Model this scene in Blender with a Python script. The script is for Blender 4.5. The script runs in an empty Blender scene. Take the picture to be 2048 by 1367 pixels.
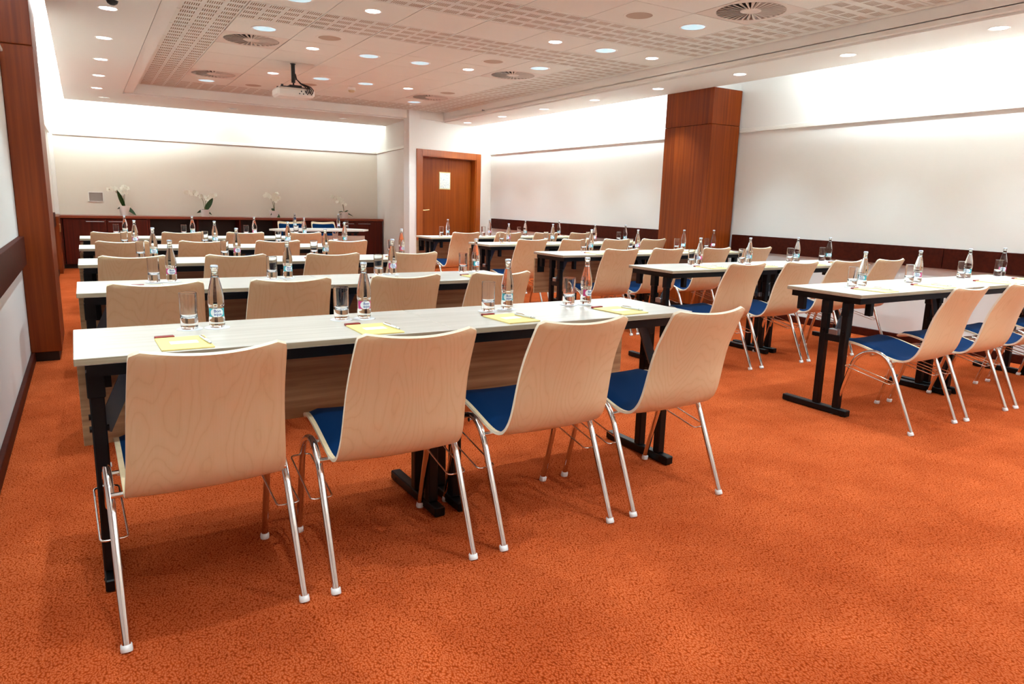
import bpy, math, random
from mathutils import Matrix, Vector
random.seed(7)
PI = math.pi
sc = bpy.context.scene
COL = sc.collection

# ------------------------------------------------------------------ camera
F = 1407.57
R = ((0.8582819, -0.5124756, 0.0268489), (-0.0766331, -0.1797242, -0.9807276), (0.5074244, 0.8396832, -0.1935266))
cam = bpy.data.cameras.new('camera')
cam.sensor_fit = 'HORIZONTAL'; cam.sensor_width = 36.0; cam.lens = F / 2048 * 36
cam.clip_start = 0.05; cam.clip_end = 60
camo = bpy.data.objects.new('camera', cam); COL.objects.link(camo)
m = Matrix(((R[0][0], -R[1][0], -R[2][0], 0), (R[0][1], -R[1][1], -R[2][1], 0), (R[0][2], -R[1][2], -R[2][2], 1.2), (0, 0, 0, 1)))
camo.matrix_world = m
sc.camera = camo

# ------------------------------------------------------------------ world, exposure, lights
w = bpy.data.worlds.new('world'); sc.world = w; w.use_nodes = True
w.node_tree.nodes['Background'].inputs[0].default_value = (1.0, 0.93, 0.85, 1)
w.node_tree.nodes['Background'].inputs[1].default_value = 0.05
vs = sc.view_settings
vs.view_transform = 'Standard'; vs.look = 'None'; vs.gamma = 1.0; vs.use_curve_mapping = False
vs.exposure = 1.78

E_SMALL, E_BIG, E_SOFFIT = 23.0, 31.0, 22.0
E_COVE = 9.5                      # watts per metre of cove tube
WARM = (.67, 0.90, 1.0); COOL = (0.9, 0.95, 1.0)
ZC, ZS = 2.67, 2.53                # tiled ceiling, soffit
TX = lambda j: 1.22 + .587 * j
TY = lambda k: 4.88 + .585 * k
BIG = [(1.51, 6.93), (1.51, 5.76), (2.69, 7.51), (2.69, 9.27), (3.27, 9.27), (3.27, 7.51), (1.51, 10.44), (4.45, 10.44),
       (4.45, 6.93), (4.45, 5.76), (4.45, 4.6), (2.69, 3.42), (4.45, 2.2), (2.69, .5), (4.45, 0.0)]  # out-of-view entries at the end are added to light the foreground
SMALL = [(2.1, 7.51), (2.1, 9.27), (2.1, 5.76), (3.86, 7.51), (3.86, 5.76), (5.04, 5.76), (3.86, 9.27),
         (2.1, 3.42), (3.86, 3.42), (5.04, 2.25), (2.1, 1.1), (3.86, 1.1)]  # this line: unseen lamps near the camera, added for illumination
RSOF = [(5.765, 11.22 - 1.193 * k) for k in range(11)]
LSOF = [(.265, 11.12 - 1.195 * k) for k in range(10)]
BSOF = [(.37, 12.14), (2.12, 12.14), (3.9, 12.2)]
def lamp(x, y, z, e, col, rad, ang=150, blend=.6):
    l = bpy.data.lights.new('downlight_lamp', 'SPOT'); l.energy = e; l.color = col
    l.shadow_soft_size = rad; l.spot_size = math.radians(ang); l.spot_blend = blend
    o = bpy.data.objects.new('downlight_lamp', l); o.location = (x, y, z); COL.objects.link(o)
for x, y in BIG: lamp(x, y, ZC - .04, E_BIG, (.64, .88, 1.0), .03, 120, .8)
for x, y in SMALL: lamp(x, y, ZC - .04, E_SMALL, WARM, .022, 88, .7)
for x, y in RSOF: lamp(x, y, ZS - .035, E_SOFFIT, WARM, .022, 88, .7)
for x, y in LSOF: lamp(x, y, ZS - .035, E_SOFFIT, WARM, .022, 88, .7)
def cove(x, y, z, length, rotm, e=1.0):
    l = bpy.data.lights.new('cove_lamp', 'AREA'); l.shape = 'RECTANGLE'; l.size = length; l.size_y = .06
    l.energy = E_COVE * length * e; l.color = (.76, .92, 1.0)
    o = bpy.data.objects.new('cove_lamp', l); o.rotation_euler = rotm; o.location = (x, y, z); COL.objects.link(o)
# tubes above the soffit edges, shining at the walls
def cove_dir(x, y, z, length, axis, d, e=1.0):
    """axis: direction of the tube, d: direction of light"""
    a = Vector(axis).normalized(); n = -Vector(d).normalized(); b = n.cross(a).normalized()
    M = Matrix((a, b, n)).transposed().to_4x4(); M.translation = (x, y, z)
    cove(x, y, z, length, (0, 0, 0), e); COL.objects[-1].matrix_world = M
cove_dir(6.07, 9.25, 2.69, 4.6, (0, 1, 0), (1, 0, .15))
cove_dir(6.07, 1.9, 2.69, 5.4, (0, 1, 0), (1, 0, .15), 1.0)
cove_dir(-.05, 9.6, 2.69, 6.0, (0, 1, 0), (-1, 0, .5), .6)
cove_dir(-.05, 2.3, 2.69, 5.6, (0, 1, 0), (-1, 0, .3), .45)
cove_dir(3.1, -1.15, 2.69, 6.2, (1, 0, 0), (0, -1, .1), .7)  # unseen lamp behind the camera, added to brighten the chair backs
cove_dir(.75, 12.67, 2.69, 1.9, (1, 0, 0), (0, 1, .1), .62)
cove_dir(3.85, 12.70, 2.69, 1.7, (1, 0, 0), (0, 1, .1), .62)

# ------------------------------------------------------------------ materials
def lin(c):
    if isinstance(c, str): c = tuple(int(c[i:i + 2], 16) / 255 for i in (0, 2, 4))
    return tuple(v / 12.92 if v <= .04045 else ((v + .055) / 1.055) ** 2.4 for v in c) + (1,)
def mat(name, col, rough=.5, metal=0, spec=.5, **kw):
    M = bpy.data.materials.new(name); M.use_nodes = True
    b = M.node_tree.nodes['Principled BSDF']
    b.inputs['Base Color'].default_value = lin(col); b.inputs['Roughness'].default_value = rough
    b.inputs['Metallic'].default_value = metal; b.inputs['Specular IOR Level'].default_value = spec
    for k, v in kw.items(): b.inputs[k].default_value = v
    return M
def N(M, typ, **kw):
    n = M.node_tree.nodes.new(typ)
    for k, v in kw.items(): setattr(n, k, v)
    return n
def L(M, a, b): M.node_tree.links.new(a, b)
def ramp(M, fac, stops):
    r = N(M, 'ShaderNodeValToRGB'); e = r.color_ramp.elements
    while len(e) < len(stops): e.new(.5)
    for i, (p, c) in enumerate(stops): e[i].position = p; e[i].color = lin(c)
    L(M, fac, r.inputs[0]); return r.outputs[0]
def wood(name, dark, light, scale=(30, 30, 1.2), rough=.4, coord='Object', fig=1.0, bump=.0, spec=.5, uv=False, mid=None):
    """fine grain running along the axis with the small scale, with a slow cathedral figure"""
    M = mat(name, light, rough, spec=spec); b = M.node_tree.nodes['Principled BSDF']
    tc = N(M, 'ShaderNodeTexCoord'); oi = N(M, 'ShaderNodeObjectInfo')
    add = N(M, 'ShaderNodeVectorMath', operation='ADD'); sc_ = N(M, 'ShaderNodeVectorMath', operation='SCALE')
    cmb = N(M, 'ShaderNodeCombineXYZ')
    for i in range(3): L(M, oi.outputs['Random'], cmb.inputs[i])
    L(M, cmb.outputs[0], sc_.inputs[0]); sc_.inputs['Scale'].default_value = 7.0
    L(M, tc.outputs['UV' if uv else coord], add.inputs[0]); L(M, sc_.outputs[0], add.inputs[1])
    mp = N(M, 'ShaderNodeMapping'); mp.inputs['Scale'].default_value = scale; L(M, add.outputs[0], mp.inputs[0])
    n1 = N(M, 'ShaderNodeTexNoise'); n1.inputs['Scale'].default_value = 1.0; n1.inputs['Detail'].default_value = 4
    n1.inputs['Roughness'].default_value = .6; L(M, mp.outputs[0], n1.inputs['Vector'])
    mp2 = N(M, 'ShaderNodeMapping'); mp2.inputs['Scale'].default_value = tuple(s * .13 for s in scale); L(M, add.outputs[0], mp2.inputs[0])
    n2 = N(M, 'ShaderNodeTexNoise'); n2.inputs['Scale'].default_value = 1.0; n2.inputs['Detail'].default_value = 1.5
    L(M, mp2.outputs[0], n2.inputs['Vector'])
    mu = N(M, 'ShaderNodeMath', operation='MULTIPLY'); L(M, n2.outputs[0], mu.inputs[0]); mu.inputs[1].default_value = 60 * fig
    sn = N(M, 'ShaderNodeMath', operation='SINE'); L(M, mu.outputs[0], sn.inputs[0])
    m2 = N(M, 'ShaderNodeMath', operation='MULTIPLY_ADD'); L(M, sn.outputs[0], m2.inputs[0]); m2.inputs[1].default_value = .10 * min(fig, 1.2)
    L(M, n1.outputs[0], m2.inputs[2])
    c = ramp(M, m2.outputs[0], [(.3, dark), (.7, light)])
    L(M, c, b.inputs['Base Color'])
    return M
def plywood():
    M = mat('beech_plywood', 'e9d2b2', .4, spec=.35); b = M.node_tree.nodes['Principled BSDF']
    tc = N(M, 'ShaderNodeTexCoord'); oi = N(M, 'ShaderNodeObjectInfo'); cmb = N(M, 'ShaderNodeCombineXYZ')
    L(M, oi.outputs['Random'], cmb.inputs[0]); L(M, oi.outputs['Random'], cmb.inputs[1])
    ma = N(M, 'ShaderNodeVectorMath', operation='MULTIPLY_ADD'); L(M, cmb.outputs[0], ma.inputs[0]); ma.inputs[1].default_value = (37, 23, 0); L(M, tc.outputs['UV'], ma.inputs[2])
    def nz(scale, det, rough=.5):
        mp = N(M, 'ShaderNodeMapping'); mp.inputs['Scale'].default_value = scale; L(M, ma.outputs[0], mp.inputs[0])
        n = N(M, 'ShaderNodeTexNoise'); n.inputs['Scale'].default_value = 1; n.inputs['Detail'].default_value = det; n.inputs['Roughness'].default_value = rough
        L(M, mp.outputs[0], n.inputs['Vector']); return n.outputs[0]
    def math_(op, a, v, c=None):
        m_ = N(M, 'ShaderNodeMath', operation=op); L(M, a, m_.inputs[0])
        if isinstance(v, (int, float)): m_.inputs[1].default_value = v
        else: L(M, v, m_.inputs[1])
        if c is not None: L(M, c, m_.inputs[2])
        return m_.outputs[0]
    rings = math_('MULTIPLY_ADD', nz((4.6, 1.2, 1), 2.5, .35), 95, math_('MULTIPLY', nz((30, 12, 1), 2), 1.6))
    line = math_('POWER', math_('MULTIPLY_ADD', math_('SINE', rings, 0), .5, None), 1) if False else math_('ABSOLUTE', math_('SINE', rings, 0), 0)
    sharp = math_('POWER', line, .35)
    fine = nz((220, 9, 1), 3)
    tot = math_('MULTIPLY_ADD', sharp, .55, math_('MULTIPLY', fine, .45))
    L(M, ramp(M, tot, [(.2, 'dab98f'), (.6, 'e2c59c'), (.9, 'e5caa5')]), b.inputs['Base Color']); return M
M_SHELL = plywood()
M_PLYEDGE = mat('plywood_edge', 'ead9c0', .5)
M_PAD = mat('blue_upholstery', '03264c', .95, spec=.03, **{'Sheen Weight': .05})
M_CHROME = mat('chrome', 'e6e4e2', .07, 1.0)
M_CAP = mat('white_plastic_cap', 'e9e4e0', .4)
M_TOP = wood('pale_laminate', 'c4bbae', 'd8d0c6', (2.0, 45, 45), .33, fig=.35)
M_TOPEDGE = wood('laminate_edge', '9c8a70', 'b5a48a', (2.0, 60, 300), .45, fig=.3)
M_BLACK = mat('black_powder_coat', '08080a', .4, spec=.25)
M_GUN = mat('gunmetal_plate', '5a6068', .35, .8)
M_STEEL = mat('zinc_steel', 'a8abb0', .3, 1.0)
M_PANEL = wood('panel_laminate', '94704e', 'c0a078', (1.6, 40, 46), .45, fig=.6)
M_DOORWOOD = wood('door_veneer', '752f04', '92440a', (60, 60, .9), .45, fig=.5, spec=.25)
M_FRAMEWOOD = wood('door_frame_veneer', '964510', 'ab5618', (50, 50, 1.2), .35, fig=.3)
M_CHERRY = wood('cherry_veneer', '6c2603', '8e3d08', (40, 40, .8), .42, fig=.4, spec=.25)
M_CHERRYL = wood('cherry_veneer_left_pillar', '6c2607', '883a10', (40, 40, .8), .42, fig=.4, spec=.25)
M_RAILWOOD = wood('dark_rail_veneer', '380f06', '4c180b', (2, 30, 30), .5, fig=.4, spec=.12)
M_CABWOOD = wood('cabinet_veneer', '471003', '651d08', (40, 40, 1.2), .45, fig=.4, spec=.25)
M_CABTOP = wood('cabinet_top_veneer', '7a2c12', '93401c', (1.5, 30, 30), .3, fig=.4)
M_DARKIN = mat('cabinet_interior', '140504', .5)
def wallmat(name, col):
    M = mat(name, col, .85, spec=.2); b = M.node_tree.nodes['Principled BSDF']
    tc = N(M, 'ShaderNodeTexCoord'); n = N(M, 'ShaderNodeTexNoise'); n.inputs['Scale'].default_value = 90; n.inputs['Detail'].default_value = 3
    L(M, tc.outputs['Object'], n.inputs['Vector'])
    bp = N(M, 'ShaderNodeBump'); bp.inputs['Strength'].default_value = .06; bp.inputs['Distance'].default_value = .004
    L(M, n.outputs[0], bp.inputs['Height']); L(M, bp.outputs[0], b.inputs['Normal'])
    return M
M_WALL = wallmat('cream_paint', 'ebe6e0')
M_WALLB = wallmat('cream_paint_back', 'e6dccd')
M_CEIL = mat('ceiling_paint', 'efeae2', .8, spec=.2)
M_TILE = mat('ceiling_tile_paint', 'ebe8de', .85, spec=.2)
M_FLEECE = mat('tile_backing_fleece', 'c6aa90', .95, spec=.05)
M_WHITE = mat('white_metal', 'eee8e0', .4)
M_DIFF = mat('diffuser_metal', 'e2d5c8', .5)
M_DIFFDARK = mat('diffuser_plenum_shade', '17100a', .9)  # near-black colour puts shade into the gaps between the vanes
M_GREY = mat('speaker_mesh', 'bfa894', .8)
M_GREYP = mat('grey_grille', 'b0a49a', .7)
M_WHITEPL = mat('white_plastic', 'e6ded6', .45)
M_BLACKPL = mat('black_plastic', '101012', .4)
M_YELLOW = mat('yellow_card', 'f6dd8e', .6)
M_PAPER = mat('white_paper', 'efeff2', .8)
M_RED = mat('red_wrapper', '8e1d14', .35)
M_GOLD = mat('gold_trim', 'b58a3c', .3, 1.0)
M_BRASS = mat('brass', 'e8c98a', .2, 1.0)
M_CERAM = mat('white_ceramic', 'efe9e4', .3)
M_LEAF = mat('orchid_leaf_green', '14400c', .4)
M_STEM = mat('orchid_stem', '6d6a2c', .6)
M_PETAL = mat('white_petal', 'f8f6e6', .7)
M_SKYCAP = mat('bottle_cap_silver', 'c9d3e2', .35, .6)
M_INK = mat('label_ink_blue', '23489a', .6)
def glass(name, ior, tint='ffffff'):
    M = mat(name, tint, 0.0); b = M.node_tree.nodes['Principled BSDF']
    b.inputs['Transmission Weight'].default_value = 1; b.inputs['IOR'].default_value = ior
    return M
M_GLASS = glass('clear_glass', 1.45)
M_WATER = glass('bottled_water', 1.33, 'fbfffd')
def emis(name, col, s):
    M = mat(name, col, .5); b = M.node_tree.nodes['Principled BSDF']
    b.inputs['Emission Color'].default_value = lin(col); b.inputs['Emission Strength'].default_value = s
    return M
M_LAMP = emis('lamp_lens', 'ffffff', 3)
def biglens():
    M = emis('faceted_reflector', 'd8ecf2', .34); b = M.node_tree.nodes['Principled BSDF']
    tc = N(M, 'ShaderNodeTexCoord'); v = N(M, 'ShaderNodeTexVoronoi'); v.inputs['Scale'].default_value = 30
    L(M, tc.outputs['Object'], v.inputs['Vector'])
    c = ramp(M, v.outputs['Distance'], [(.0, 'ffffff'), (.4, '7fb0c0')]); L(M, c, b.inputs['Emission Color'])
    return M
M_BIGLENS = biglens()
def carpet():
    M = mat('orange_carpet', 'b8481c', 1.0, spec=.0); b = M.node_tree.nodes['Principled BSDF']
    b.inputs['Sheen Weight'].default_value = .15; b.inputs['Sheen Tint'].default_value = lin('ff9a60'); b.inputs['Sheen Roughness'].default_value = .5
    tc = N(M, 'ShaderNodeTexCoord')
    nz = N(M, 'ShaderNodeTexNoise'); nz.inputs['Scale'].default_value = 14; nz.inputs['Detail'].default_value = 2
    L(M, tc.outputs['Object'], nz.inputs['Vector'])
    mx = N(M, 'ShaderNodeVectorMath', operation='MULTIPLY_ADD'); L(M, nz.outputs['Color'], mx.inputs[0])
    mx.inputs[1].default_value = (.035, .035, 0); L(M, tc.outputs['Object'], mx.inputs[2])
    mp = N(M, 'ShaderNodeMapping'); mp.inputs['Scale'].default_value = (185, 125, 1); mp.inputs['Rotation'].default_value = (0, 0, .5)
    L(M, mx.outputs[0], mp.inputs[0])
    vo = N(M, 'ShaderNodeTexVoronoi'); vo.voronoi_dimensions = '2D'; vo.inputs['Scale'].default_value = 1.0; vo.feature = 'F1'
    L(M, mp.outputs[0], vo.inputs['Vector'])
    n2 = N(M, 'ShaderNodeTexNoise'); n2.inputs['Scale'].default_value = 2.6; n2.inputs['Detail'].default_value = 5; n2.inputs['Roughness'].default_value = .65
    L(M, tc.outputs['Object'], n2.inputs['Vector'])
    c1 = ramp(M, vo.outputs['Distance'], [(.0, 'd8764a'), (.45, 'b94f22'), (.85, '92330e')])
    c2 = ramp(M, n2.outputs[0], [(.32, 'dcccc4'), (.68, 'ffffff')])
    mm = N(M, 'ShaderNodeMix', data_type='RGBA', blend_type='MULTIPLY'); mm.inputs[0].default_value = 1
    L(M, c1, mm.inputs[6]); L(M, c2, mm.inputs[7]); L(M, mm.outputs[2], b.inputs['Base Color'])
    bp = N(M, 'ShaderNodeBump'); bp.inputs['Strength'].default_value = .3; bp.inputs['Distance'].default_value = .006; bp.invert = True
    L(M, vo.outputs['Distance'], bp.inputs['Height']); L(M, bp.outputs[0], b.inputs['Normal'])
    return M
M_CARPET = carpet()
def labelmat(name, c):
    """white oval field on a coloured ground, in the label's own UV"""
    M = mat(name, c, .5); b = M.node_tree.nodes['Principled BSDF']
    tc = N(M, 'ShaderNodeTexCoord'); mp = N(M, 'ShaderNodeMapping')
    mp.inputs['Location'].default_value = (-.5 * 2.7, -.5 * 1.65, 0); mp.inputs['Scale'].default_value = (2.7, 1.65, 0)
    L(M, tc.outputs['UV'], mp.inputs[0]); ln = N(M, 'ShaderNodeVectorMath', operation='LENGTH'); L(M, mp.outputs[0], ln.inputs[0])
    L(M, ramp(M, ln.outputs['Value'], [(.86, 'f2f7f8'), (.95, c)]), b.inputs['Base Color'])
    return M
M_LABEL = {'cyan': labelmat('cyan_label', '3fb2c0'), 'pink': labelmat('pink_label', 'cf3f80')}
def noticemat():
    M = mat('notice_print', 'f2efe8', .7); b = M.node_tree.nodes['Principled BSDF']
    tc = N(M, 'ShaderNodeTexCoord'); v = N(M, 'ShaderNodeTexVoronoi'); v.inputs['Scale'].default_value = 26; v.feature = 'DISTANCE_TO_EDGE'
    L(M, tc.outputs['Object'], v.inputs['Vector'])
    L(M, ramp(M, v.outputs['Distance'], [(.02, 'a2abb4'), (.06, 'd2cec6')]), b.inputs['Base Color']); return M
M_NOTICE = noticemat()

# ------------------------------------------------------------------ mesh helpers
class MB:
    def __init__(s): s.v = []; s.f = []; s.m = []; s.sm = []; s.uv = []
    def add(s, verts, faces, mi=0, smooth=False, uvs=None):
        o = len(s.v); s.v += [tuple(p) for p in verts]
        for k, f in enumerate(faces):
            s.f.append(tuple(i + o for i in f)); s.m.append(mi if not callable(mi) else mi(k)); s.sm.append(smooth)
            s.uv.append([uvs[i] for i in f] if uvs else [(0, 0)] * len(f))
        return s
    def box(s, x0, x1, y0, y1, z0, z1, mi=0, bev=0, M=None):
        if x0 > x1: x0, x1 = x1, x0
        if y0 > y1: y0, y1 = y1, y0
        if z0 > z1: z0, z1 = z1, z0
        if not bev:
            v = [(x, y, z) for z in (z0, z1) for y in (y0, y1) for x in (x0, x1)]
            f = [(0, 2, 3, 1), (4, 5, 7, 6), (0, 1, 5, 4), (1, 3, 7, 5), (3, 2, 6, 7), (2, 0, 4, 6)]
        else:
            b = bev; v = []; f = []
            X = ((x0, x0 + b), (x1, x1 - b)); Y = ((y0, y0 + b), (y1, y1 - b)); Z = ((z0, z0 + b), (z1, z1 - b)); idx = {}
            for i in (0, 1):
                for j in (0, 1):
                    for k in (0, 1):
                        for ax in range(3):   # vertex on face normal to ax
                            idx[i, j, k, ax] = len(v)
                            v.append((X[i][0 if ax == 0 else 1], Y[j][0 if ax == 1 else 1], Z[k][0 if ax == 2 else 1]))
            def face(l):
                c = Vector((0, 0, 0))
                for q in l: c += Vector(v[q])
                c /= len(l); n = (Vector(v[l[1]]) - Vector(v[l[0]])).cross(Vector(v[l[2]]) - Vector(v[l[0]]))
                ctr = Vector(((x0 + x1) / 2, (y0 + y1) / 2, (z0 + z1) / 2))
                f.append(tuple(l) if n.dot(c - ctr) > 0 else tuple(reversed(l)))
            for i in (0, 1):
                face([idx[i, 0, 0, 0], idx[i, 1, 0, 0], idx[i, 1, 1, 0], idx[i, 0, 1, 0]])
                face([idx[0, i, 0, 1], idx[1, i, 0, 1], idx[1, i, 1, 1], idx[0, i, 1, 1]])
                face([idx[0, 0, i, 2], idx[1, 0, i, 2], idx[1, 1, i, 2], idx[0, 1, i, 2]])
                for j in (0, 1):
                    face([idx[i, j, 0, 0], idx[i, j, 1, 0], idx[i, j, 1, 1], idx[i, j, 0, 1]])
                    face([idx[i, 0, j, 0], idx[i, 1, j, 0], idx[i, 1, j, 2], idx[i, 0, j, 2]])
                    face([idx[0, i, j, 1], idx[1, i, j, 1], idx[1, i, j, 2], idx[0, i, j, 2]])
                    for k in (0, 1): face([idx[i, j, k, 0], idx[i, j, k, 1], idx[i, j, k, 2]])
        if M: v = [M @ Vector(p) for p in v]
        return s.add(v, f, mi)
    def bar(s, a, b, wx, wy, mi=0, up=(0, 0, 1)):
        """rectangular bar from a to b"""
        a = Vector(a); b = Vector(b); d = (b - a); ln = d.length; d.normalize()
        u = Vector(up);
        if abs(d.dot(u)) > .98: u = Vector((0, 1, 0))
        x = u.cross(d).normalized(); y = d.cross(x)
        M = Matrix((x, y, d)).transposed().to_4x4(); M.translation = a
        return s.box(-wx / 2, wx / 2, -wy / 2, wy / 2, 0, ln, mi, M=M)
    def tube(s, pts, r, n=8, mi=0, cap=True, closed=False, smooth=True):
        pts = [Vector(p) for p in pts]; rr = r if isinstance(r, (list, tuple)) else [r] * len(pts)
        rings = []; T0 = None; k = len(pts)
        for i, p in enumerate(pts):
            if closed: t = (pts[(i + 1) % k] - pts[i - 1]).normalized()
            else: t = (pts[min(i + 1, k - 1)] - pts[max(i - 1, 0)]).normalized()
            if T0 is None:
                u = t.orthogonal().normalized()
            else:
                u = (u - t * u.dot(t)).normalized()
            T0 = t; w_ = t.cross(u)
            rings.append([p + (u * math.cos(2 * PI * j / n) + w_ * math.sin(2 * PI * j / n)) * rr[i] for j in range(n)])
        v = [q for ring in rings for q in ring]; f = []
        for i in range(k if closed else k - 1):
            i2 = (i + 1) % k
            for j in range(n): f.append((i * n + j, i * n + (j + 1) % n, i2 * n + (j + 1) % n, i2 * n + j))
        s.add(v, f, mi, smooth)
        if cap and not closed:
            s.add(rings[0], [tuple(reversed(range(n)))], mi); s.add(rings[-1], [tuple(range(n))], mi)
        return s
    def lathe(s, prof, n=16, mi=0, c=(0, 0, 0), smooth=True, uvz=None, a0=0, a1=2 * PI, flip=False):
        if smooth and not uvz:
            q_ = [prof[0]]
            for a_, b_ in zip(prof, prof[1:]):
                ln = math.hypot(b_[0] - a_[0], b_[1] - a_[1])
                if ln > .012:
                    for t in (.0015 / ln, 1 - .0015 / ln): q_.append((a_[0] + (b_[0] - a_[0]) * t, a_[1] + (b_[1] - a_[1]) * t))
                q_.append(b_)
            prof = q_
        full = abs(a1 - a0 - 2 * PI) < 1e-6; m_ = n if full else n + 1; v = []; uv = []
        for r, z in prof:
            for j in range(m_):
                a = a0 + (a1 - a0) * j / n; v.append((c[0] + r * math.cos(a), c[1] + r * math.sin(a), c[2] + z)); uv.append((j / n, 0))
        if uvz: uv = [(q[0], (v[i][2] - uvz[0]) / (uvz[1] - uvz[0])) for i, q in enumerate(uv)]
        f = []
        for i in range(len(prof) - 1):
            for j in range(n):
                q = (i * m_ + j, i * m_ + (j + 1) % m_, (i + 1) * m_ + (j + 1) % m_, (i + 1) * m_ + j)
                f.append(tuple(reversed(q)) if flip else q)
        return s.add(v, f, mi, smooth, uv)
    def grid(s, fn, nu, nv, mi=0, smooth=True, uvf=None, flip=False):
        v = [fn(i / nu, j / nv) for j in range(nv + 1) for i in range(nu + 1)]
        uv = [uvf(i / nu, j / nv) if uvf else (i / nu, j / nv) for j in range(nv + 1) for i in range(nu + 1)]; f = []
        for j in range(nv):
            for i in range(nu):
                q = (j * (nu + 1) + i, j * (nu + 1) + i + 1, (j + 1) * (nu + 1) + i + 1, (j + 1) * (nu + 1) + i)
                f.append(tuple(reversed(q)) if flip else q)
        return s.add(v, f, mi, smooth, uv)
    def mesh(s, name, mats):
        me = bpy.data.meshes.new(name); me.from_pydata(s.v, [], s.f)
        for q in (mats if isinstance(mats, (list, tuple)) else [mats]): me.materials.append(q)
        me.polygons.foreach_set('material_index', s.m); me.polygons.foreach_set('use_smooth', s.sm)
        ul = me.uv_layers.new(name='UVMap'); flat = [c for f in s.uv for q in f for c in q]; ul.data.foreach_set('uv', flat)
        me.update(); return me
def ob(name, me, parent=None, loc=(0, 0, 0), rz=0):
    o = bpy.data.objects.new(name, me); COL.objects.link(o); o.location = loc; o.rotation_euler = (0, 0, rz)
    if parent: o.parent = parent
    return o
def tag(o, label=None, cat=None, group=None, kind=None):
    if label: o['label'] = label
    if cat: o['category'] = cat
    if group: o['group'] = group
    if kind: o['kind'] = kind
    return o
def struct(name, mb, mats, parent=None, loc=(0, 0, 0), rz=0):
    o = ob(name, mb.mesh(name, mats) if isinstance(mb, MB) else mb, parent, loc, rz)
    if not parent: o['kind'] = 'structure'
    return o
def bx(*a, **k): return MB().box(*a, **k)
# a kind is a list of (part name, mesh, children, label); copies share mesh data
def stamp(kind, name, loc, rz, label, cat, group):
    root = ob(name, None, None, loc, rz); tag(root, label, cat, group)
    for (pn, me, kids, lb) in kind:
        p = ob(pn, me, root)
        if lb: p['label'] = lb
        for (kn, km, klb) in kids:
            q = ob(kn, km, p)
            if klb: q['label'] = klb
    return root

# ------------------------------------------------------------------ room shell
X0, X1, YB, YF = -.40, 6.60, 13.55, -1.7
struct('floor', bx(-.6, 6.9, YF - .2, 13.8, -.1, 0), M_CARPET)
struct('wall_left', bx(X0 - .15, X0, YF, YB + .15, 0, 2.9), M_WALL)
struct('wall_right', bx(X1, X1 + .15, YF, 12.3, 0, 2.9), M_WALL)
struct('wall_back', bx(X0 - .1, 5.2, YB, YB + .15, 0, 2.9), M_WALLB)
struct('wall_front', bx(X0 - .15, X1 + .15, YF - .15, YF, 0, 2.9), M_WALL)
# recess side wall and slanted door wall
D0 = Vector((4.75, 11.36, 0)); D1 = Vector((6.6, 11.85, 0)); dd = (D1 - D0); DL = dd.length; DA = math.atan2(dd.y, dd.x)
mb = MB(); mb.add([(4.75, 11.36, 0), (4.99, 13.55, 0), (5.15, 13.55, 0), (4.90, 11.42, 0), (4.75, 11.36, 2.9), (4.99, 13.55, 2.9), (5.15, 13.55, 2.9), (4.90, 11.42, 2.9)],
    [(0, 3, 2, 1), (4, 5, 6, 7), (0, 1, 5, 4), (1, 2, 6, 5), (2, 3, 7, 6), (3, 0, 4, 7)])
struct('wall_recess', mb, M_WALL)
DX0, DX1, DH = .19, 1.60, 2.03   # door opening with frame, along the slanted wall
def D(a, off=0):  # point on door wall
    n = Vector((math.sin(DA), -math.cos(DA), 0)); return D0 + dd.normalized() * a + n * off
mb = MB(); MD = Matrix.Translation(D0) @ Matrix.Rotation(DA, 4, 'Z')
mb.box(0, DX0, 0, .15, 0, 2.9, M=MD); mb.box(DX1, DL + .05, 0, .15, 0, 2.9, M=MD); mb.box(DX0, DX1, 0, .15, DH, 2.9, M=MD)
struct('wall_door', mb, M_WALL)

# soffits: right, left, back; a shallow step then the fascia of the ceiling recess
def soffit(name, x0, x1, y0, y1, lx0, lx1, ly0, ly1):
    b = MB(); b.box(x0, x1, y0, y1, ZS, ZS + .05); b.box(lx0, lx1, ly0, ly1, ZS + .016, ZS + .2); b.box(x0 + .02, x1 - .02, y0, y1, ZS + .05, ZS + .056); b.box(min(lx0, x0 + .1), max(lx1, x1 - .1), y0, ly1, ZS + .05, ZS + .056); return struct(name, b, M_CEIL)
soffit('trim_1', 5.466, 6.15, YF, 11.50, 5.405, 5.458, YF, 11.42)
struct('trim_17', bx(.60, 5.44, -1.25, -.75, ZS, ZS + .05), M_CEIL)
soffit('trim_2', -.13, .577, YF, 11.50, .588, .70, YF, 11.42)
b = MB()
b.box(5.0, 6.15, 11.50, 11.80, ZS, ZS + .05)
b.add([(-.13, 11.50, ZS), (5.0, 11.50, ZS), (5.0, 12.86, ZS), (-.13, 12.76, ZS), (-.13, 11.50, ZS + .05), (5.0, 11.50, ZS + .05), (5.0, 12.86, ZS + .05), (-.13, 12.76, ZS + .05)],
      [(0, 3, 2, 1), (4, 5, 6, 7), (0, 1, 5, 4), (1, 2, 6, 5), (2, 3, 7, 6), (3, 0, 4, 7)])
b.box(.60, 5.46, 11.42, 11.49, ZS + .016, ZS + .2)
struct('trim_3', b, M_CEIL)
# slab over everything (cove tops) with the tiles below it
ceil = struct('ceiling', bx(-.55, 6.75, YF - .1, 13.7, 2.84, 2.9), M_CEIL)
b = MB()  # upstands hiding the tubes
b.box(5.93, 5.945, YF, 11.7, ZS + .05, 2.84); b.box(.06, .075, YF, 12.7, ZS + .05, 2.84)
struct('trim_4', b, M_CEIL)
b = MB(); b.box(.075, 4.93, 12.52, 12.535, ZS + .05, 2.84); struct('trim_5', b, M_CEIL)

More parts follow.
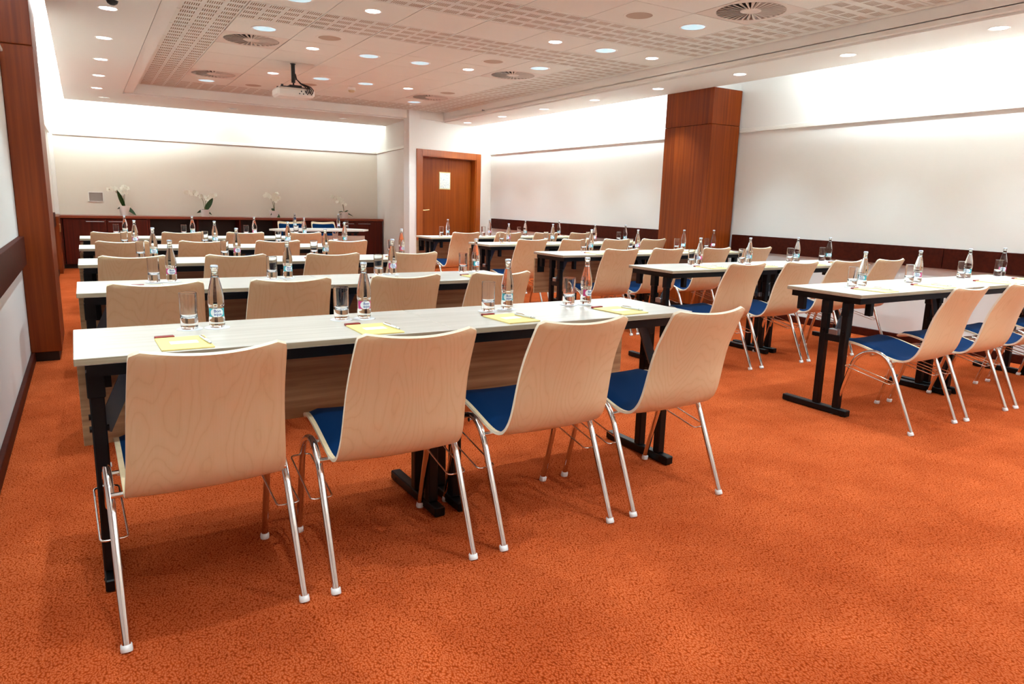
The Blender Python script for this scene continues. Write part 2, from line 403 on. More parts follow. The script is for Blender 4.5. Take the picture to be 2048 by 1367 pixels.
# ceiling tiles
def tile_mesh(wx, wy, perf, nx=4, ny=4, right=False):
    g = .0035; mbt = MB(); x0, x1, y0, y1 = g, wx - g, g, wy - g; z = 0; t = .012
    if not perf:
        mbt.box(x0, x1, y0, y1, z, t); return mbt.mesh('ceiling_tile', [M_TILE, M_FLEECE])
    px, py = .147, .146; bw, bh, ns = .108, .082, 7
    ox = (wx - nx * px) / 2 if not right else wx - 4 * px; oy = (wy - ny * py) / 2
    xs = [x0]; hx = []
    for i in range(nx):
        a = ox + i * px + (px - bw) / 2; step = bw / (2 * ns - 1)
        for k in range(ns):
            if a + 2 * k * step < x0 + .004: continue
            xs += [a + 2 * k * step, a + (2 * k + 1) * step]; hx.append(len(xs) - 2)
    xs.append(x1); ys = [y0]; hy = []
    for j in range(ny):
        a = oy + j * py + (py - bh) / 2; ys += [a, a + bh]; hy.append(len(ys) - 2)
    ys.append(y1); W = len(xs); v = [(x, y, z) for y in ys for x in xs]; f = []
    for j in range(len(ys) - 1):
        if j in hy:
            for i in range(W - 1):
                if i in hx: continue
                q = j * W + i; f.append((q, q + W, q + W + 1, q + 1))
        else:
            for i in range(W - 1):
                q = j * W + i; f.append((q, q + W, q + W + 1, q + 1))
    mbt.add(v, f, 0)
    mbt.box(x0, x1, y0, y1, .006, t, 1)
    # rim
    for (a, b_) in (((x0, y0), (x1, y0)), ((x1, y0), (x1, y1)), ((x1, y1), (x0, y1)), ((x0, y1), (x0, y0))):
        mbt.add([(a[0], a[1], 0), (b_[0], b_[1], 0), (b_[0], b_[1], t), (a[0], a[1], t)], [(0, 1, 2, 3)], 0)
    return mbt.mesh('ceiling_tile', [M_TILE, M_FLEECE])
XS = [.705] + [TX(j) for j in range(8)]
YS = [TY(k) for k in range(-10, 11)] + [11.415]
cache = {}
DIFF = [(1.51, 7.51), (1.51, 9.85), (4.45, 4.0), (4.45, 7.51), (4.45, 9.85), (1.51, 4.0), (1.51, .5)]
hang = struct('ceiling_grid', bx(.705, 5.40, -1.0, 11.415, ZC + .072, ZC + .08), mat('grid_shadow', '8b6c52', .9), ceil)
for k in range(len(YS) - 1):
    for j in range(len(XS) - 1):
        y0, y1, x0, x1 = YS[k], YS[k + 1], XS[j], XS[j + 1]; cx, cy = (x0 + x1) / 2, (y0 + y1) / 2
        row = round((cy - TY(.5)) / .585)
        if any(abs(cx - a) < .25 and abs(cy - b_) < .25 for a, b_ in DIFF): continue
        perf = (j == 0) or row in (0, 2, -4, -6, -9) or row >= 10 or (j == 7 and row not in (1, -5))
        key = (round(x1 - x0, 3), round(y1 - y0, 3), perf, j == 0)
        if key not in cache:
            ny = max(1, int(round((y1 - y0) / .146))) if perf else 1
            nx = 4
            cache[key] = tile_mesh(x1 - x0, y1 - y0, perf, nx, ny, j == 0)
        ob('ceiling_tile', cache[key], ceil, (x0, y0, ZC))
# right border strip is plain
cache2 = tile_mesh(5.40 - TX(7), .585, False)
for k in range(-10, 11): ob('ceiling_tile', cache2, ceil, (TX(7), TY(k), ZC))

# rails
def rail(name, x0, y0, x1, y1, side):
    """white picture rail, two steps"""
    a = Vector((x0, y0, 0)); b2 = Vector((x1, y1, 0)); d = b2 - a; ln = d.length; ang = math.atan2(d.y, d.x)
    Mx = Matrix.Translation(a) @ Matrix.Rotation(ang, 4, 'Z'); r = MB()
    r.box(0, ln, -.03, 0.0, 2.065, 2.086, M=Mx, bev=.004); r.box(0, ln, -.02, 0.0, 2.086, 2.112, M=Mx, bev=.004)
    return struct(name, r, M_WHITE)
rail('trim_6', 6.6, 11.85, 6.6, 6.70, 0); rail('trim_7', 6.6, 5.92, 6.6, YF, 0)
rail('trim_8', -.33, 13.55, 4.98, 13.55, 0)
rail('trim_9', 4.985, 13.5, 4.77, 11.45, 0)
rail('trim_10', -.40, YF, -.40, 5.8, 0); rail('trim_11', -.40, 6.7, -.40, 13.3, 0)
def drail(name, x, y0, y1, side, z0, z1, gaps=()):
    r = MB(); t = .035 * side; ys = [y0] + list(gaps) + [y1]
    for a, b2 in zip(ys, ys[1:]): r.box(x, x + t, a + .003, b2 - .003, z0, z1, bev=.002)
    return struct(name, r, M_RAILWOOD)
drail('trim_12', 6.6, YF, 5.90, -1, .725, .905, (1.1, 3.45)); drail('trim_13', 6.6, 6.74, 11.75, -1, .725, .905, (9.2,))
drail('trim_14', -.40, YF, 5.85, 1, .70, .89, (1.5,)); drail('trim_15', -.40, 6.75, 12.3, 1, .70, .89)
def base(name, *a):
    return struct(name, bx(*a, bev=.003), M_RAILWOOD)
base('baseboard_right', 6.57, 6.6, YF, 11.8, 0, .075); base('baseboard_left', -.4, -.375, YF, 12.2, 0, .07)
# corner trims and pipe cover in the back left corner
b = MB(); b.box(-.40, -.34, 13.49, 13.55, .83, 2.8, bev=.004); struct('trim_16', b, M_WHITE)
# low wooden side panel by the cabinet with hinge
pnl = ob('side_panel', bx(-.396, -.33, 12.30, 13.05, .0, .83, bev=.004).mesh('side_panel', M_CHERRY)); tag(pnl, 'low wooden side panel with brass hinge between left wall and back cabinet', 'panel')
ob('hinge', bx(-.335, -.318, 12.40, 12.43, .60, .72, bev=.003).mesh('hinge', M_BRASS), pnl, (0, 0, 0))

# door
door = struct('door_1', bx(DX0 + .10, DX1 - .10, .10, .14, .0, DH - .09, bev=.003, M=MD), M_DOORWOOD)
fr = MB()
for a, b2 in ((DX0 - .04, DX0 + .075), (DX1 - .075, DX1 + .04)): fr.box(a, b2, -.02, .0, 0, DH + .03, bev=.004, M=MD)
fr.box(DX0 + .075, DX1 - .075, -.02, .0, DH - .085, DH + .03, bev=.004, M=MD)
fr.box(DX0, DX0 + .05 + .05, .0, .13, 0, DH - .04, M=MD); fr.box(DX1 - .09, DX1, .0, .13, 0, DH - .04, M=MD); fr.box(DX0, DX1, .0, .13, DH - .09, DH, M=MD)
struct('door_frame', fr, M_FRAMEWOOD, door)
hb = MB(); hc = MD @ Vector((DX0 + .145, .075, 1.03))
def MDp(x, y, z): return MD @ Vector((x, y, z))
hb.tube([MDp(DX0 + .145, .095, 1.035), MDp(DX0 + .145, .045, 1.035)], .011, 10); hb.tube([MDp(DX0 + .145, .045, 1.035), MDp(DX0 + .18, .038, 1.035), MDp(DX0 + .28, .044, 1.045)], [.011, .009, .008], 8)
hb.tube([MDp(DX0 + .145, .10, 1.035), MDp(DX0 + .145, .09, 1.035)], .026, 14)
struct('door_handle', hb, M_BRASS, door)
hb = MB(); hb.tube([MDp(DX0 + .145, .10, .955), MDp(DX0 + .145, .09, .955)], .025, 14); hb.tube([MDp(DX0 + .145, .09, .955), MDp(DX0 + .145, .07, .955)], .009, 8)
struct('lock', hb, M_BRASS, door)
nt = bx(-.13, .13, 0, .006, -.15, .15, bev=.001); n_o = ob('framed_notice', nt.mesh('framed_notice', mat('notice_frame', 'c9ae74', .5)), None, MDp(.865, .0935, 1.555), DA)
tag(n_o, 'white printed notice in pale gold frame on the brown door', 'notice')
ob('notice_sheet', bx(-.115, .115, -.002, .002, -.135, .135).mesh('notice_sheet', M_NOTICE), n_o)

# ------------------------------------------------------------------ wood-clad pillars
def pillar(name, x0, x1, y0, y1, z1, m_, label, recess):
    o = ob(name, None, None, ((x0 + x1) / 2, (y0 + y1) / 2, 0)); tag(o, label, 'pillar'); cx, cy = (x0 + x1) / 2, (y0 + y1) / 2
    x0 -= cx; x1 -= cx; y0 -= cy; y1 -= cy
    a, b_, c_, d_ = recess
    ob('plinth', bx(x0 + a, x1 - b_, y0 + .03, y1 - .03, 0, .07).mesh('plinth', M_DARKIN), o)
    ob('veneer_panel', bx(x0, x1, y0, y1, .07, 2.135, bev=.004).mesh('veneer_panel', m_), o)
    ob('veneer_panel', bx(x0, x1, y0, y1, 2.138, z1, bev=.004).mesh('veneer_panel', m_), o)
    return o
pillar('wooden_pillar', 6.13, 6.58, 5.93, 6.69, 2.5295, M_CHERRY, 'reddish-brown cherry veneer pillar against the right wall', (.02, 0, 0, 0))
pillar('wooden_pillar', -.398, -.212, 5.9, 6.66, 2.83, M_CHERRYL, 'reddish-brown wooden pillar on the left wall in the foreground', (0, .02, 0, 0))

# ------------------------------------------------------------------ back cabinet
CY = 13.08
cab = ob('back_cabinet', None, None, (2.25, 13.3, 0)); tag(cab, 'long low dark reddish-brown cabinet running along the back wall', 'cabinet')
def cpart(name, mb, m_, parent=None):
    o = ob(name, mb.mesh(name, m_), parent or cab); 
    if not parent: o.location = (-2.25, -13.3, 0)
    return o
cpart('worktop', bx(-.395, 4.93, CY - .02, 13.545, .785, .828, bev=.004), M_CABTOP)
b = MB(); b.box(-.395, 4.91, CY + .06, 13.5, 0, .06); cpart('plinth', b, M_DARKIN)
b = MB(); b.box(-.39, 4.9, 13.5, 13.54, .06, .785); b.box(-.39, 4.9, CY + .02, 13.5, .06, .08)
cpart('carcass', b, M_DARKIN)
for x in (-.39, .89, 1.62, 2.3, 2.95, 3.55, 4.885): cpart('divider', bx(x, x + .022, CY + .0, 13.5, .08, .785), M_CABWOOD)
def cdoor(x0, x1, hx0, hx1):
    d = cpart('cabinet_door', bx(x0, x1, CY - .002, CY + .018, .07, .775, bev=.003), M_CABWOOD)
    if hx0 is not None:
        h = MB(); h.tube([(hx0, CY - .035, .735), (hx1, CY - .035, .735)], .006, 8)
        for x in (hx0 + .02, hx1 - .02): h.tube([(x, CY - .002, .735), (x, CY - .035, .735)], .005, 6)
        hh = ob('bar_handle', h.mesh('bar_handle', M_STEEL), d)
    return d
cdoor(-.38, -.31, None, None)
cdoor(-.30, .29, .01, .26); cdoor(.295, .885, .32, .56)
cdoor(3.56, 3.95, 3.58, 3.72); cdoor(3.955, 4.38, 4.11, 4.34); cdoor(4.385, 4.88, 4.42, 4.66)

# wall vent, socket
v_ = ob('wall_grille', None, None, (.182, 13.55, 1.117)); tag(v_, 'grey framed ventilation grille on the back wall left of the orchids', 'grille')
b = MB(); W2, H2 = .108, .08
for (a, b2, c2, d2) in ((-W2, W2, H2 - .012, H2), (-W2, W2, -H2, -H2 + .012), (-W2, -W2 + .012, -H2, H2), (W2 - .012, W2, -H2, H2)): b.box(a, b2, -.014, 0, c2, d2)
ob('grille_frame', b.mesh('grille_frame', M_WHITE), v_); b = MB(); b.box(-W2 + .01, W2 - .01, -.003, 0, -H2 + .01, H2 - .01)
ob('grille_backing', b.mesh('grille_backing', M_GREYP), v_)
b = MB()
for k in range(11): b.box(-W2 + .012, W2 - .012, -.010, -.004, -H2 + .014 + k * .0127, -H2 + .021 + k * .0127)
so = ob('slat', b.mesh('slat', M_GREYP), v_); so['kind'] = 'stuff'
s_ang = math.atan2(13.55 - 11.36, 4.99 - 4.75); SP = Vector((4.75, 11.36, 0)) + Vector((4.99 - 4.75, 13.55 - 11.36, 0)) * .16
sk = ob('power_socket', bx(-.0, .22, 0, .012, -.045, .045, bev=.003).mesh('power_socket', mat('dark_socket', '3a1d14', .5)), None, (SP.x, SP.y, .40), s_ang)
tag(sk, 'dark brown three-gang power socket low on the wall left of the door', 'socket')
b = MB()
for k in range(3):
    b.lathe([(.022, 0), (.022, .004), (.018, .004)], 12, c=(0, 0, 0))
b = MB()
for k in range(3): b.box(.02 + k * .066, .07 + k * .066, .012, .015, -.03, .03, bev=.001)
ob('socket_insert', b.mesh('socket_insert', mat('socket_face', '5d4034', .5)), sk)

# ------------------------------------------------------------------ orchids
def orchid(x, label, stems, leaves, seed, pot_h=.12):
    rnd = random.Random(seed); o = ob('potted_orchid', None, None, (x, 13.33, .828)); tag(o, label, 'plant', 'potted orchids on the back cabinet')
    p = MB(); p.lathe([(0, 0), (.058, 0), (.064, .01), (.088, pot_h), (.084, pot_h), (.06, pot_h - .05), (0, pot_h - .05)], 20); po = ob('pot', p.mesh('pot', M_CERAM), o)
    s = MB(); fl = []
    for (dx, topz, bend) in stems:
        pts = []
        for k in range(9):
            t = k / 8; xx = dx * t * .55 + (dx * .45 + bend) * max(0, t - .45) ** 1.5 * 2.0; zz = pot_h - .03 + (topz - pot_h + .03) * (1 - (1 - t) ** 1.6) - .03 * max(0, t - .8) * 3
            pts.append((xx, -.02 + .03 * t, zz))
            if t > .6: fl.append(Vector(pts[-1]))
            if t > .45: fl.append(Vector(pts[-1]) + Vector((.025, 0, .012)))
        s.tube(pts, .0038, 5)
    ob('flower_stem', s.mesh('flower_stem', M_STEM), o)
    for (dx, dz, ln, wd) in leaves:
        g_ = MB()
        def fn(u, v, dx=dx, dz=dz, ln=ln, wd=wd):
            t = v; arch = dz * t - .9 * ln * t * t * (0 if dz > .15 else .45)
            wdt = wd * math.sin(PI * min(1, .12 + t * .88)) ** .7 * (u - .5)
            px_ = dx * t; n = Vector((-dz, 0, dx)); n = n.normalized() if n.length > 0 else Vector((0, 0, 1))
            return (px_ + n.x * wdt * 1.15, -.01 - .05 * t + wdt * .35 - abs(u - .5) * .012, pot_h - .02 + arch + n.z * wdt * 1.15)
        g_.grid(fn, 4, 8); ob('leaf', g_.mesh('leaf', M_LEAF), o)
    pm = MB()
    for k in range(5):
        a = 2 * PI * k / 5 + .3; c_, s_ = math.cos(a), math.sin(a)
        pm.add([(0, 0, 0), (c_ * .018 - s_ * .013, -.004, s_ * .018 + c_ * .013), (c_ * .031, -.001, s_ * .031), (c_ * .018 + s_ * .013, -.004, s_ * .018 - c_ * .013)], [(0, 1, 2, 3)], 0, True)
    pm.lathe([(0, .0), (.005, .003), (0, .008)], 6); me = pm.mesh('flower', M_PETAL)
    for q in fl:
        f_ = ob('flower', me, o, q + Vector((rnd.uniform(-.02, .02), -.012, rnd.uniform(-.012, .02)))); f_.rotation_euler = (rnd.uniform(-.5, .5), rnd.uniform(0, 6), rnd.uniform(-.7, .7)); f_.scale = (rnd.uniform(1.1, 1.5),) * 3
orchid(.57, 'white orchid in white pot nearest the wall grille, full flower cluster', [(-.10, .43, -.14), (-.03, .46, .05), (.06, .44, -.03)], [(-.09, .27, .3, .055), (.16, -.04, .22, .06), (-.11, .02, .13, .03)], 1, .155)
orchid(1.79, 'white orchid with two arching stems spread wide, second from the left', [(-.10, .40, -.22), (.07, .36, .13)], [(.13, .22, .28, .07), (-.14, .02, .15, .045), (.10, -.02, .12, .03)], 2)
orchid(2.95, 'upright white orchid with leaf drooping in front of its pot, third from left', [(-.10, .40, -.08), (-.02, .42, .06), (.05, .36, .02)], [(-.06, .12, .15, .04), (.10, -.08, .20, .06), (-.08, -.02, .10, .04)], 3)
orchid(4.24, 'thin leaning white orchid with narrow leaves, rightmost on the cabinet', [(-.12, .40, -.14), (-.05, .33, -.08)], [(-.13, .08, .16, .022), (.07, .10, .13, .022), (.16, .0, .16, .02), (-.10, .01, .12, .02)], 4)

# ------------------------------------------------------------------ ceiling fittings
small_k = [('trim_ring', MB().lathe([(.058, 0), (.070, -.004), (.072, 0), (.072, .002)], 24).mesh('trim_ring', M_WHITE), [], None),
           ('lamp_lens', MB().lathe([(.0, -.001), (.058, -.001)], 24, flip=True).mesh('lamp_lens', M_LAMP), [], None)]
big_k = [('trim_ring', MB().lathe([(.098, .0), (.098, -.003), (.112, -.005), (.116, 0), (.116, .002)], 28).mesh('trim_ring', M_WHITE), [], None),
         ('lamp_lens', MB().lathe([(.0, -.001), (.098, -.001)], 28, flip=True).mesh('lamp_lens', M_BIGLENS), [], None)]
off_k = [('trim_ring', small_k[0][1], [], None), ('reflector', MB().lathe([(.0, -.001), (.03, -.003), (.058, -.001)], 24, flip=True).mesh('reflector', M_STEEL), [], None)]
def posname(i, n, far='back', near='camera'):
    return ['nearest the ' + far, 'second from the ' + far, 'third from the ' + far, 'fourth from the ' + far, 'fifth from the ' + far, 'sixth from the ' + far, 'seventh from the ' + far, 'eighth from the ' + far][i] if i < 8 else None
for i, (x, y) in enumerate(RSOF):
    if y < 2.0: continue
    stamp(small_k, 'downlight', (x, y, ZS), 0, 'lit round downlight in the right soffit, %s of the room' % posname(i, 8), 'downlight', 'downlights in the right soffit')
for i, (x, y) in enumerate(LSOF):
    if y < 5.5: continue
    stamp(small_k, 'downlight', (x, y, ZS), 0, 'lit round downlight in the left soffit, %s of the room' % posname(i, 8), 'downlight', 'downlights in the left soffit')
for (x, y), s_ in zip(BSOF, ('at the left end', 'in the middle', 'at the right end')):
    stamp(off_k, 'downlight', (x, y, ZS), 0, 'unlit reflector downlight in the back soffit, ' + s_, 'downlight', 'unlit downlights in the back soffit')
sm_l = ['just left of the projector mount', 'beyond the projector on its left', 'large and bright at the top of the photo, left of centre', 'in the middle, between large reflector lights', 'right of centre near the second wide reflector light', 'rightmost of the small ones, beside the fascia', 'small, farthest toward the door']
sm_l = ['beside the projector, above its right side', 'beyond the projector on its left', 'closest to the camera at the top edge', 'level with the round air diffuser on the right', 'left of the two bright reflectors on the right', 'rightmost, beside the right fascia', 'farthest back toward the door']
for (x, y), s_ in zip(SMALL, sm_l): stamp(small_k, 'ceiling_downlight', (x, y, ZC), 0, 'small bright white ceiling downlight ' + s_, 'downlight', 'small ceiling downlights')
bg_l = ['beside the left front air diffuser', 'cut by the top edge of the photo', 'in the middle ceiling, left of a pair', 'behind the projector to its right', 'between smoke detector and farthest row', 'in the middle ceiling, right of a pair', 'beyond the far left air diffuser', 'beyond the far right air diffuser', 'just right of the middle right air diffuser', 'right, between two patches of perforated tiles', 'closest to the near right air diffuser']
for (x, y), s_ in zip(BIG, bg_l): stamp(big_k, 'reflector_downlight', (x, y, ZC), 0, 'large faceted bluish round light ' + s_, 'downlight', 'large faceted ceiling lights')
# air diffusers: square plate with a ring of radial vanes
t_ = .2915
p1 = MB(); nseg = 40; Rr = .255
vv = []; ff = []
for j in range(nseg):
    a = 2 * PI * j / nseg; c_, s_ = math.cos(a), math.sin(a); q = t_ / max(abs(c_), abs(s_)); vv += [(c_ * Rr, s_ * Rr, 0), (c_ * q, s_ * q, 0)]
for j in range(nseg): j2 = (j + 1) % nseg; ff.append((2 * j, 2 * j2, 2 * j2 + 1, 2 * j + 1))
p1.add(vv, ff, 0)
p1.lathe([(Rr, 0), (Rr, .066)], nseg)
d_plate = p1.mesh('diffuser_plate', M_DIFF)
p2 = MB(); nv_ = 32
for j in range(nv_):
    a = 2 * PI * j / nv_; c_, s_ = math.cos(a), math.sin(a); tx, ty = -s_, c_
    r0, r1 = .075, .250; w0, w1 = .009, .030
    P = lambda r, w_, z: (c_ * r + tx * w_, s_ * r + ty * w_, z)
    p2.add([P(r0, -.0025, -.0012), P(r1, -.007, -.0012), P(r1, .007, -.0012), P(r0, .0025, -.0012)], [(0, 1, 2, 3)], 0)
    p2.add([P(r0, -w0 / 2, .006), P(r1, -w1 / 2, .017), P(r1, w1 / 2, .0), P(r0, w0 / 2, .0)], [(0, 1, 2, 3)], 0)
d_vane = p2.mesh('vanes', M_DIFF)
d_hub = MB().lathe([(0, -.004), (.06, -.003), (.078, .002), (.078, .012)], 24).mesh('hub', M_DIFF)
d_back = MB().lathe([(0, .064), (Rr, .064)], nseg, flip=True).mesh('plenum', M_DIFFDARK)
diff_k = [('diffuser_plate', d_plate, [], None), ('vanes', d_vane, [], None), ('hub', d_hub, [], None), ('plenum', d_back, [], None)]
for (x, y), s_ in zip(DIFF, ['at the left, in front of the projector', 'at the far left, behind the projector', 'at the top right, nearest the camera', 'in the middle right, beside a large reflector light', 'at the far right, before the door', '', '']):
    if not s_: continue
    d_ = stamp(diff_k, 'air_diffuser', (x + .0, y, ZC), 0, 'round swirl air diffuser in the ceiling ' + s_, 'diffuser', 'swirl air diffusers')
spk = [('speaker_grille', MB().lathe([(0, -.003), (.095, -.003), (.105, 0)], 28, flip=True).mesh('speaker_grille', M_GREY), [], None), ('speaker_rim', MB().lathe([(.105, -.002), (.125, -.002), (.128, .001)], 28).mesh('speaker_rim', M_TILE), [], None)]
for (x, y), s_ in zip([(2.1, 6.93), (3.86, 4.59), (3.86, 6.93), (4.45, 9.27), (2.69, 9.85), (2.1, 10.44)],
    ['above and right of the projector mount', 'at the top right, left of the near diffuser', 'beside the middle right diffuser', 'beside the far right diffuser', 'behind the projector on its right', 'behind the projector on its left']):
    stamp(spk, 'ceiling_speaker', (x, y, ZC), 0, 'flat beige round ceiling speaker ' + s_, 'speaker', 'round ceiling speakers')
sd = ob('smoke_detector', None, None, (3.23, 9.72, ZC)); tag(sd, 'small cream smoke detector on the ceiling right of the projector', 'detector')
ob('detector_base', MB().lathe([(.052, 0), (.052, -.03), (.045, -.034), (0, -.034)], 20).mesh('detector_base', M_CEIL), sd)
ob('detector_head', MB().lathe([(.044, -.034), (.044, -.048), (.03, -.060), (0, -.062)], 20).mesh('detector_head', mat('cream_plastic', 'd8c49c', .5)), sd)
cm = ob('dome_camera', None, None, (.28, 6.0, ZS)); tag(cm, 'small black dome camera on the left soffit at the top edge', 'camera')
ob('camera_ring', MB().lathe([(.05, .001), (.052, -.012), (.04, -.018)], 20).mesh('camera_ring', M_WHITE), cm)
ob('dome', MB().lathe([(.04, -.016), (.032, -.035), (.015, -.046), (0, -.048)], 20).mesh('dome', M_BLACKPL), cm)
sp = ob('sprinkler', None, None, (5.40, 9.95, ZC - .085)); tag(sp, 'tiny chrome sprinkler head on the right ceiling fascia', 'sprinkler')
b = MB(); b.tube([(0, 0, 0), (-.03, 0, 0)], .006, 8); b.tube([(-.03, 0, 0), (-.034, 0, 0)], .016, 10)
ob('sprinkler_head', b.mesh('sprinkler_head', M_STEEL), sp)

# projector
pj = ob('projector', None, None, (2.14, 8.47, 2.30)); tag(pj, 'white ceiling projector hanging on a black pole with dangling cables', 'projector')
b = MB(); b.box(-.21, .20, -.15, .15, .0, .095, bev=.022); ob('projector_body', b.mesh('projector_body', M_WHITEPL), pj)
b = MB(); b.box(-.17, .16, -.12, .12, .095, .108, bev=.004); b.box(-.06, .08, -.06, .08, .108, .135, bev=.006)
for (x, y) in ((-.15, -.1), (.14, -.1), (-.15, .1), (.14, .1)): b.tube([(x, y, .10), (x, y, .125)], .014, 8)
ob('mount_bracket', b.mesh('mount_bracket', M_BLACKPL), pj)
b = MB(); b.tube([(0, 0, .13), (0, 0, .17)], .009, 8); b.tube([(0, 0, .165), (0, 0, .37)], .022, 14); ob('mount_pole', b.mesh('mount_pole', M_BLACKPL), pj)
b = MB(); b.lathe([(0, .362), (.03, .362), (.03, .368)], 18); ob('ceiling_flange', b.mesh('ceiling_flange', M_BLACKPL), pj)
for k in range(4):
    b = MB(); e = .10 + k * .022; b.tube([(.018, -.02, .26 - k * .02), (.03, -.03, .20), (.06, -.07 - .01 * k, .15), (e - .01, -.14, .115), (e + .01, -.172, .08), (e, -.168, .045), (e, -.150, .045)], .0055, 6); ob('cable', b.mesh('cable', M_BLACKPL), pj)
b = MB()
for k in range(7): b.box(.02 + k * .022, .033 + k * .022, -.1525, -.149, .028 + (k % 2) * .025, .040 + (k % 2) * .028)
ob('connector_ports', b.mesh('connector_ports', M_BLACKPL), pj)
b = MB(); b.tube([(-.14, .14, .05), (-.14, .165, .05)], .035, 16); ob('lens', b.mesh('lens', M_BLACKPL), pj)

# ------------------------------------------------------------------ chair
PROF = [(-.095, .828), (-.078, .795), (-.052, .745), (-.026, .69), (-.006, .635), (.008, .58), (.020, .525), (.032, .478), (.050, .438), (.078, .408), (.115, .392),
        (.16, .389), (.21, .398), (.265, .412), (.32, .426), (.375, .438), (.425, .445), (.465, .445), (.49, .437), (.502, .424)]
NP = len(PROF) - 1
def prof(t):
    """Catmull-Rom through the side profile, t in 0..1"""
    x = t * NP; i = min(int(x), NP - 1); u = x - i
    p0, p1_, p2_, p3 = PROF[max(i - 1, 0)], PROF[i], PROF[i + 1], PROF[min(i + 2, NP)]
    return tuple(.5 * (2 * b + (c - a) * u + (2 * a - 5 * b + 4 * c - d) * u * u + (3 * b - a - 3 * c + d) * u ** 3) for a, b, c, d in zip(p0, p1_, p2_, p3))
def halfw(t):
    if t < .5: w_ = .186 + (.208 - .186) * min(1, t / .42)
    else: w_ = .208 - .004 * (t - .5) * 2
    r = .024                                        # rounded corners
    for e in (t * .95, (1 - t) * 1.0):
        if e < r * 1.2: k = 1 - e / (r * 1.2); w_ -= r * (1 - math.sqrt(max(0, 1 - k * k)))
    return w_
def shell_pt(u, t, off=0):
    y, z = prof(t); y2, z2 = prof(min(1, t + .004)); y1_, z1_ = prof(max(0, t - .004)); ty, tz = y2 - y1_, z2 - z1_
    l = math.hypot(ty, tz); ny, nz = -tz / l, ty / l              # normal toward the sitter (+y for back, +z for seat)
    s = 2 * u - 1; hw = halfw(t)
    k = max(0, 1 - t / .5); sag = -.030 * (1 - s * s) * min(1, k * 1.6) - .008 * (1 - s * s) * (1 - min(1, k * 1.6))
    return Vector((s * hw, y - .2375 + ny * (off + sag), z + nz * (off + sag)))
TH = .0055
def build_shell():
    b = MB(); nu, nv = 14, 52; asp = 1.15
    uvf = lambda u, v: (u * .41, v * asp)
    b.grid(lambda u, v: shell_pt(u, v, -TH), nu, nv, 0, True, uvf)
    b.grid(lambda u, v: shell_pt(u, v, TH), nu, nv, 0, True, uvf, flip=True)
    for u in (0, 1):
        b.grid(lambda a, v, u=u: shell_pt(u, v, -TH + 2 * TH * a), 1, nv, 1, True, None, flip=(u == 1))
    for v in (0, 1):
        b.grid(lambda u, a, v=v: shell_pt(u, v, -TH + 2 * TH * a), nu, 1, 1, True, None, flip=(v == 0))
    return b.mesh('shell', [M_SHELL, M_PLYEDGE])
def build_pad(t0, t1, th, inset=.93):
    b = MB(); nu, nv = 12, 22
    def f(u, v):
        t = t0 + (t1 - t0) * v; s = 2 * u - 1; e = min(1 - abs(s), 2 * v, 2 * (1 - v)); h_ = th * min(1, max(0, e) / .16) ** .5
        p = shell_pt(.5 + (u - .5) * inset * (1 - .10 * max(0, 1 - min(v, 1 - v) / .06) ** 2), t, TH + h_); return p
    b.grid(f, nu, nv, 0, True, None, flip=True); return b.mesh('pad', M_PAD)
def bez(p0, p1_, p2_, n=6): return [tuple((1 - t) ** 2 * a + 2 * t * (1 - t) * b + t * t * c for a, b, c in zip(p0, p1_, p2_)) for t in [i / n for i in range(n + 1)]]
LX = .2375
def leg_mesh(sx, rear):
    x = sx * LX
    if rear: pts = [(x, -.2375, .012)] + bez((x, -.2375 + .145, .33), (x, -.2375 + .185, .418), (x, .02, .423), 8)
    else: pts = [(x, .2375, .012)] + bez((x, .155, .31), (x, .13, .412), (x, .02, .423), 8)
    return MB().tube(pts, .0115, 10, cap=True).mesh('leg', M_CHROME)
def cap_mesh(sx, rear):
    x = sx * LX; y = (-.2375 if rear else .2375) ; d = .006 if rear else -.004
    return MB().tube([(x, y - d * .3, .0), (x, y, .004), (x, y + d, .018), (x, y + d, .021)], [.0145, .0158, .015, .0115], 10).mesh('foot_cap', M_CAP)
def wire_mesh(sx):
    x = sx * LX; a = .034; pr = (-.2375 + .118, .262); pf = (.178, .315); b = MB()
    c = [(x - a, pf[0], pf[1]), (x - a, pr[0] + .02, pr[1] - .0), (x + a, pr[0] + .02, pr[1]), (x + a, pf[0], pf[1])]
    pts = []
    for i in range(4):
        p, q, r_ = Vector(c[i - 1]), Vector(c[i]), Vector(c[(i + 1) % 4]); d1 = (p - q).normalized() * .012; d2 = (r_ - q).normalized() * .012
        pts += [q + d1, q + (d1 + d2) * .3, q + d2]
    b.tube(pts, .0031, 6, closed=True); return b.mesh('linking_wire', M_CHROME)
def cross_mesh(y, z): return MB().tube([(-LX, y, z), (LX, y, z)], .0085, 8).mesh('crossbar', M_CHROME)
caps = {(s, r): cap_mesh(s, r) for s in (-1, 1) for r in (0, 1)}
sh = build_shell()
chair_k = [('shell', sh, [], None), ('seat_pad', build_pad(.50, .955, .012), [], 'blue fabric seat pad'), ('back_pad', build_pad(.05, .44, .008), [], 'blue fabric back pad')]
for s_ in (-1, 1):
    for r_ in (1, 0): chair_k.append(('leg', leg_mesh(s_, r_), [('foot_cap', caps[s_, r_], 'white plastic foot cap')], None))
chair_k += [('crossbar', cross_mesh(-.075, .379), [], None), ('crossbar', cross_mesh(.045, .400), [], None), ('linking_wire', wire_mesh(-1), [], None), ('linking_wire', wire_mesh(1), [], None)]

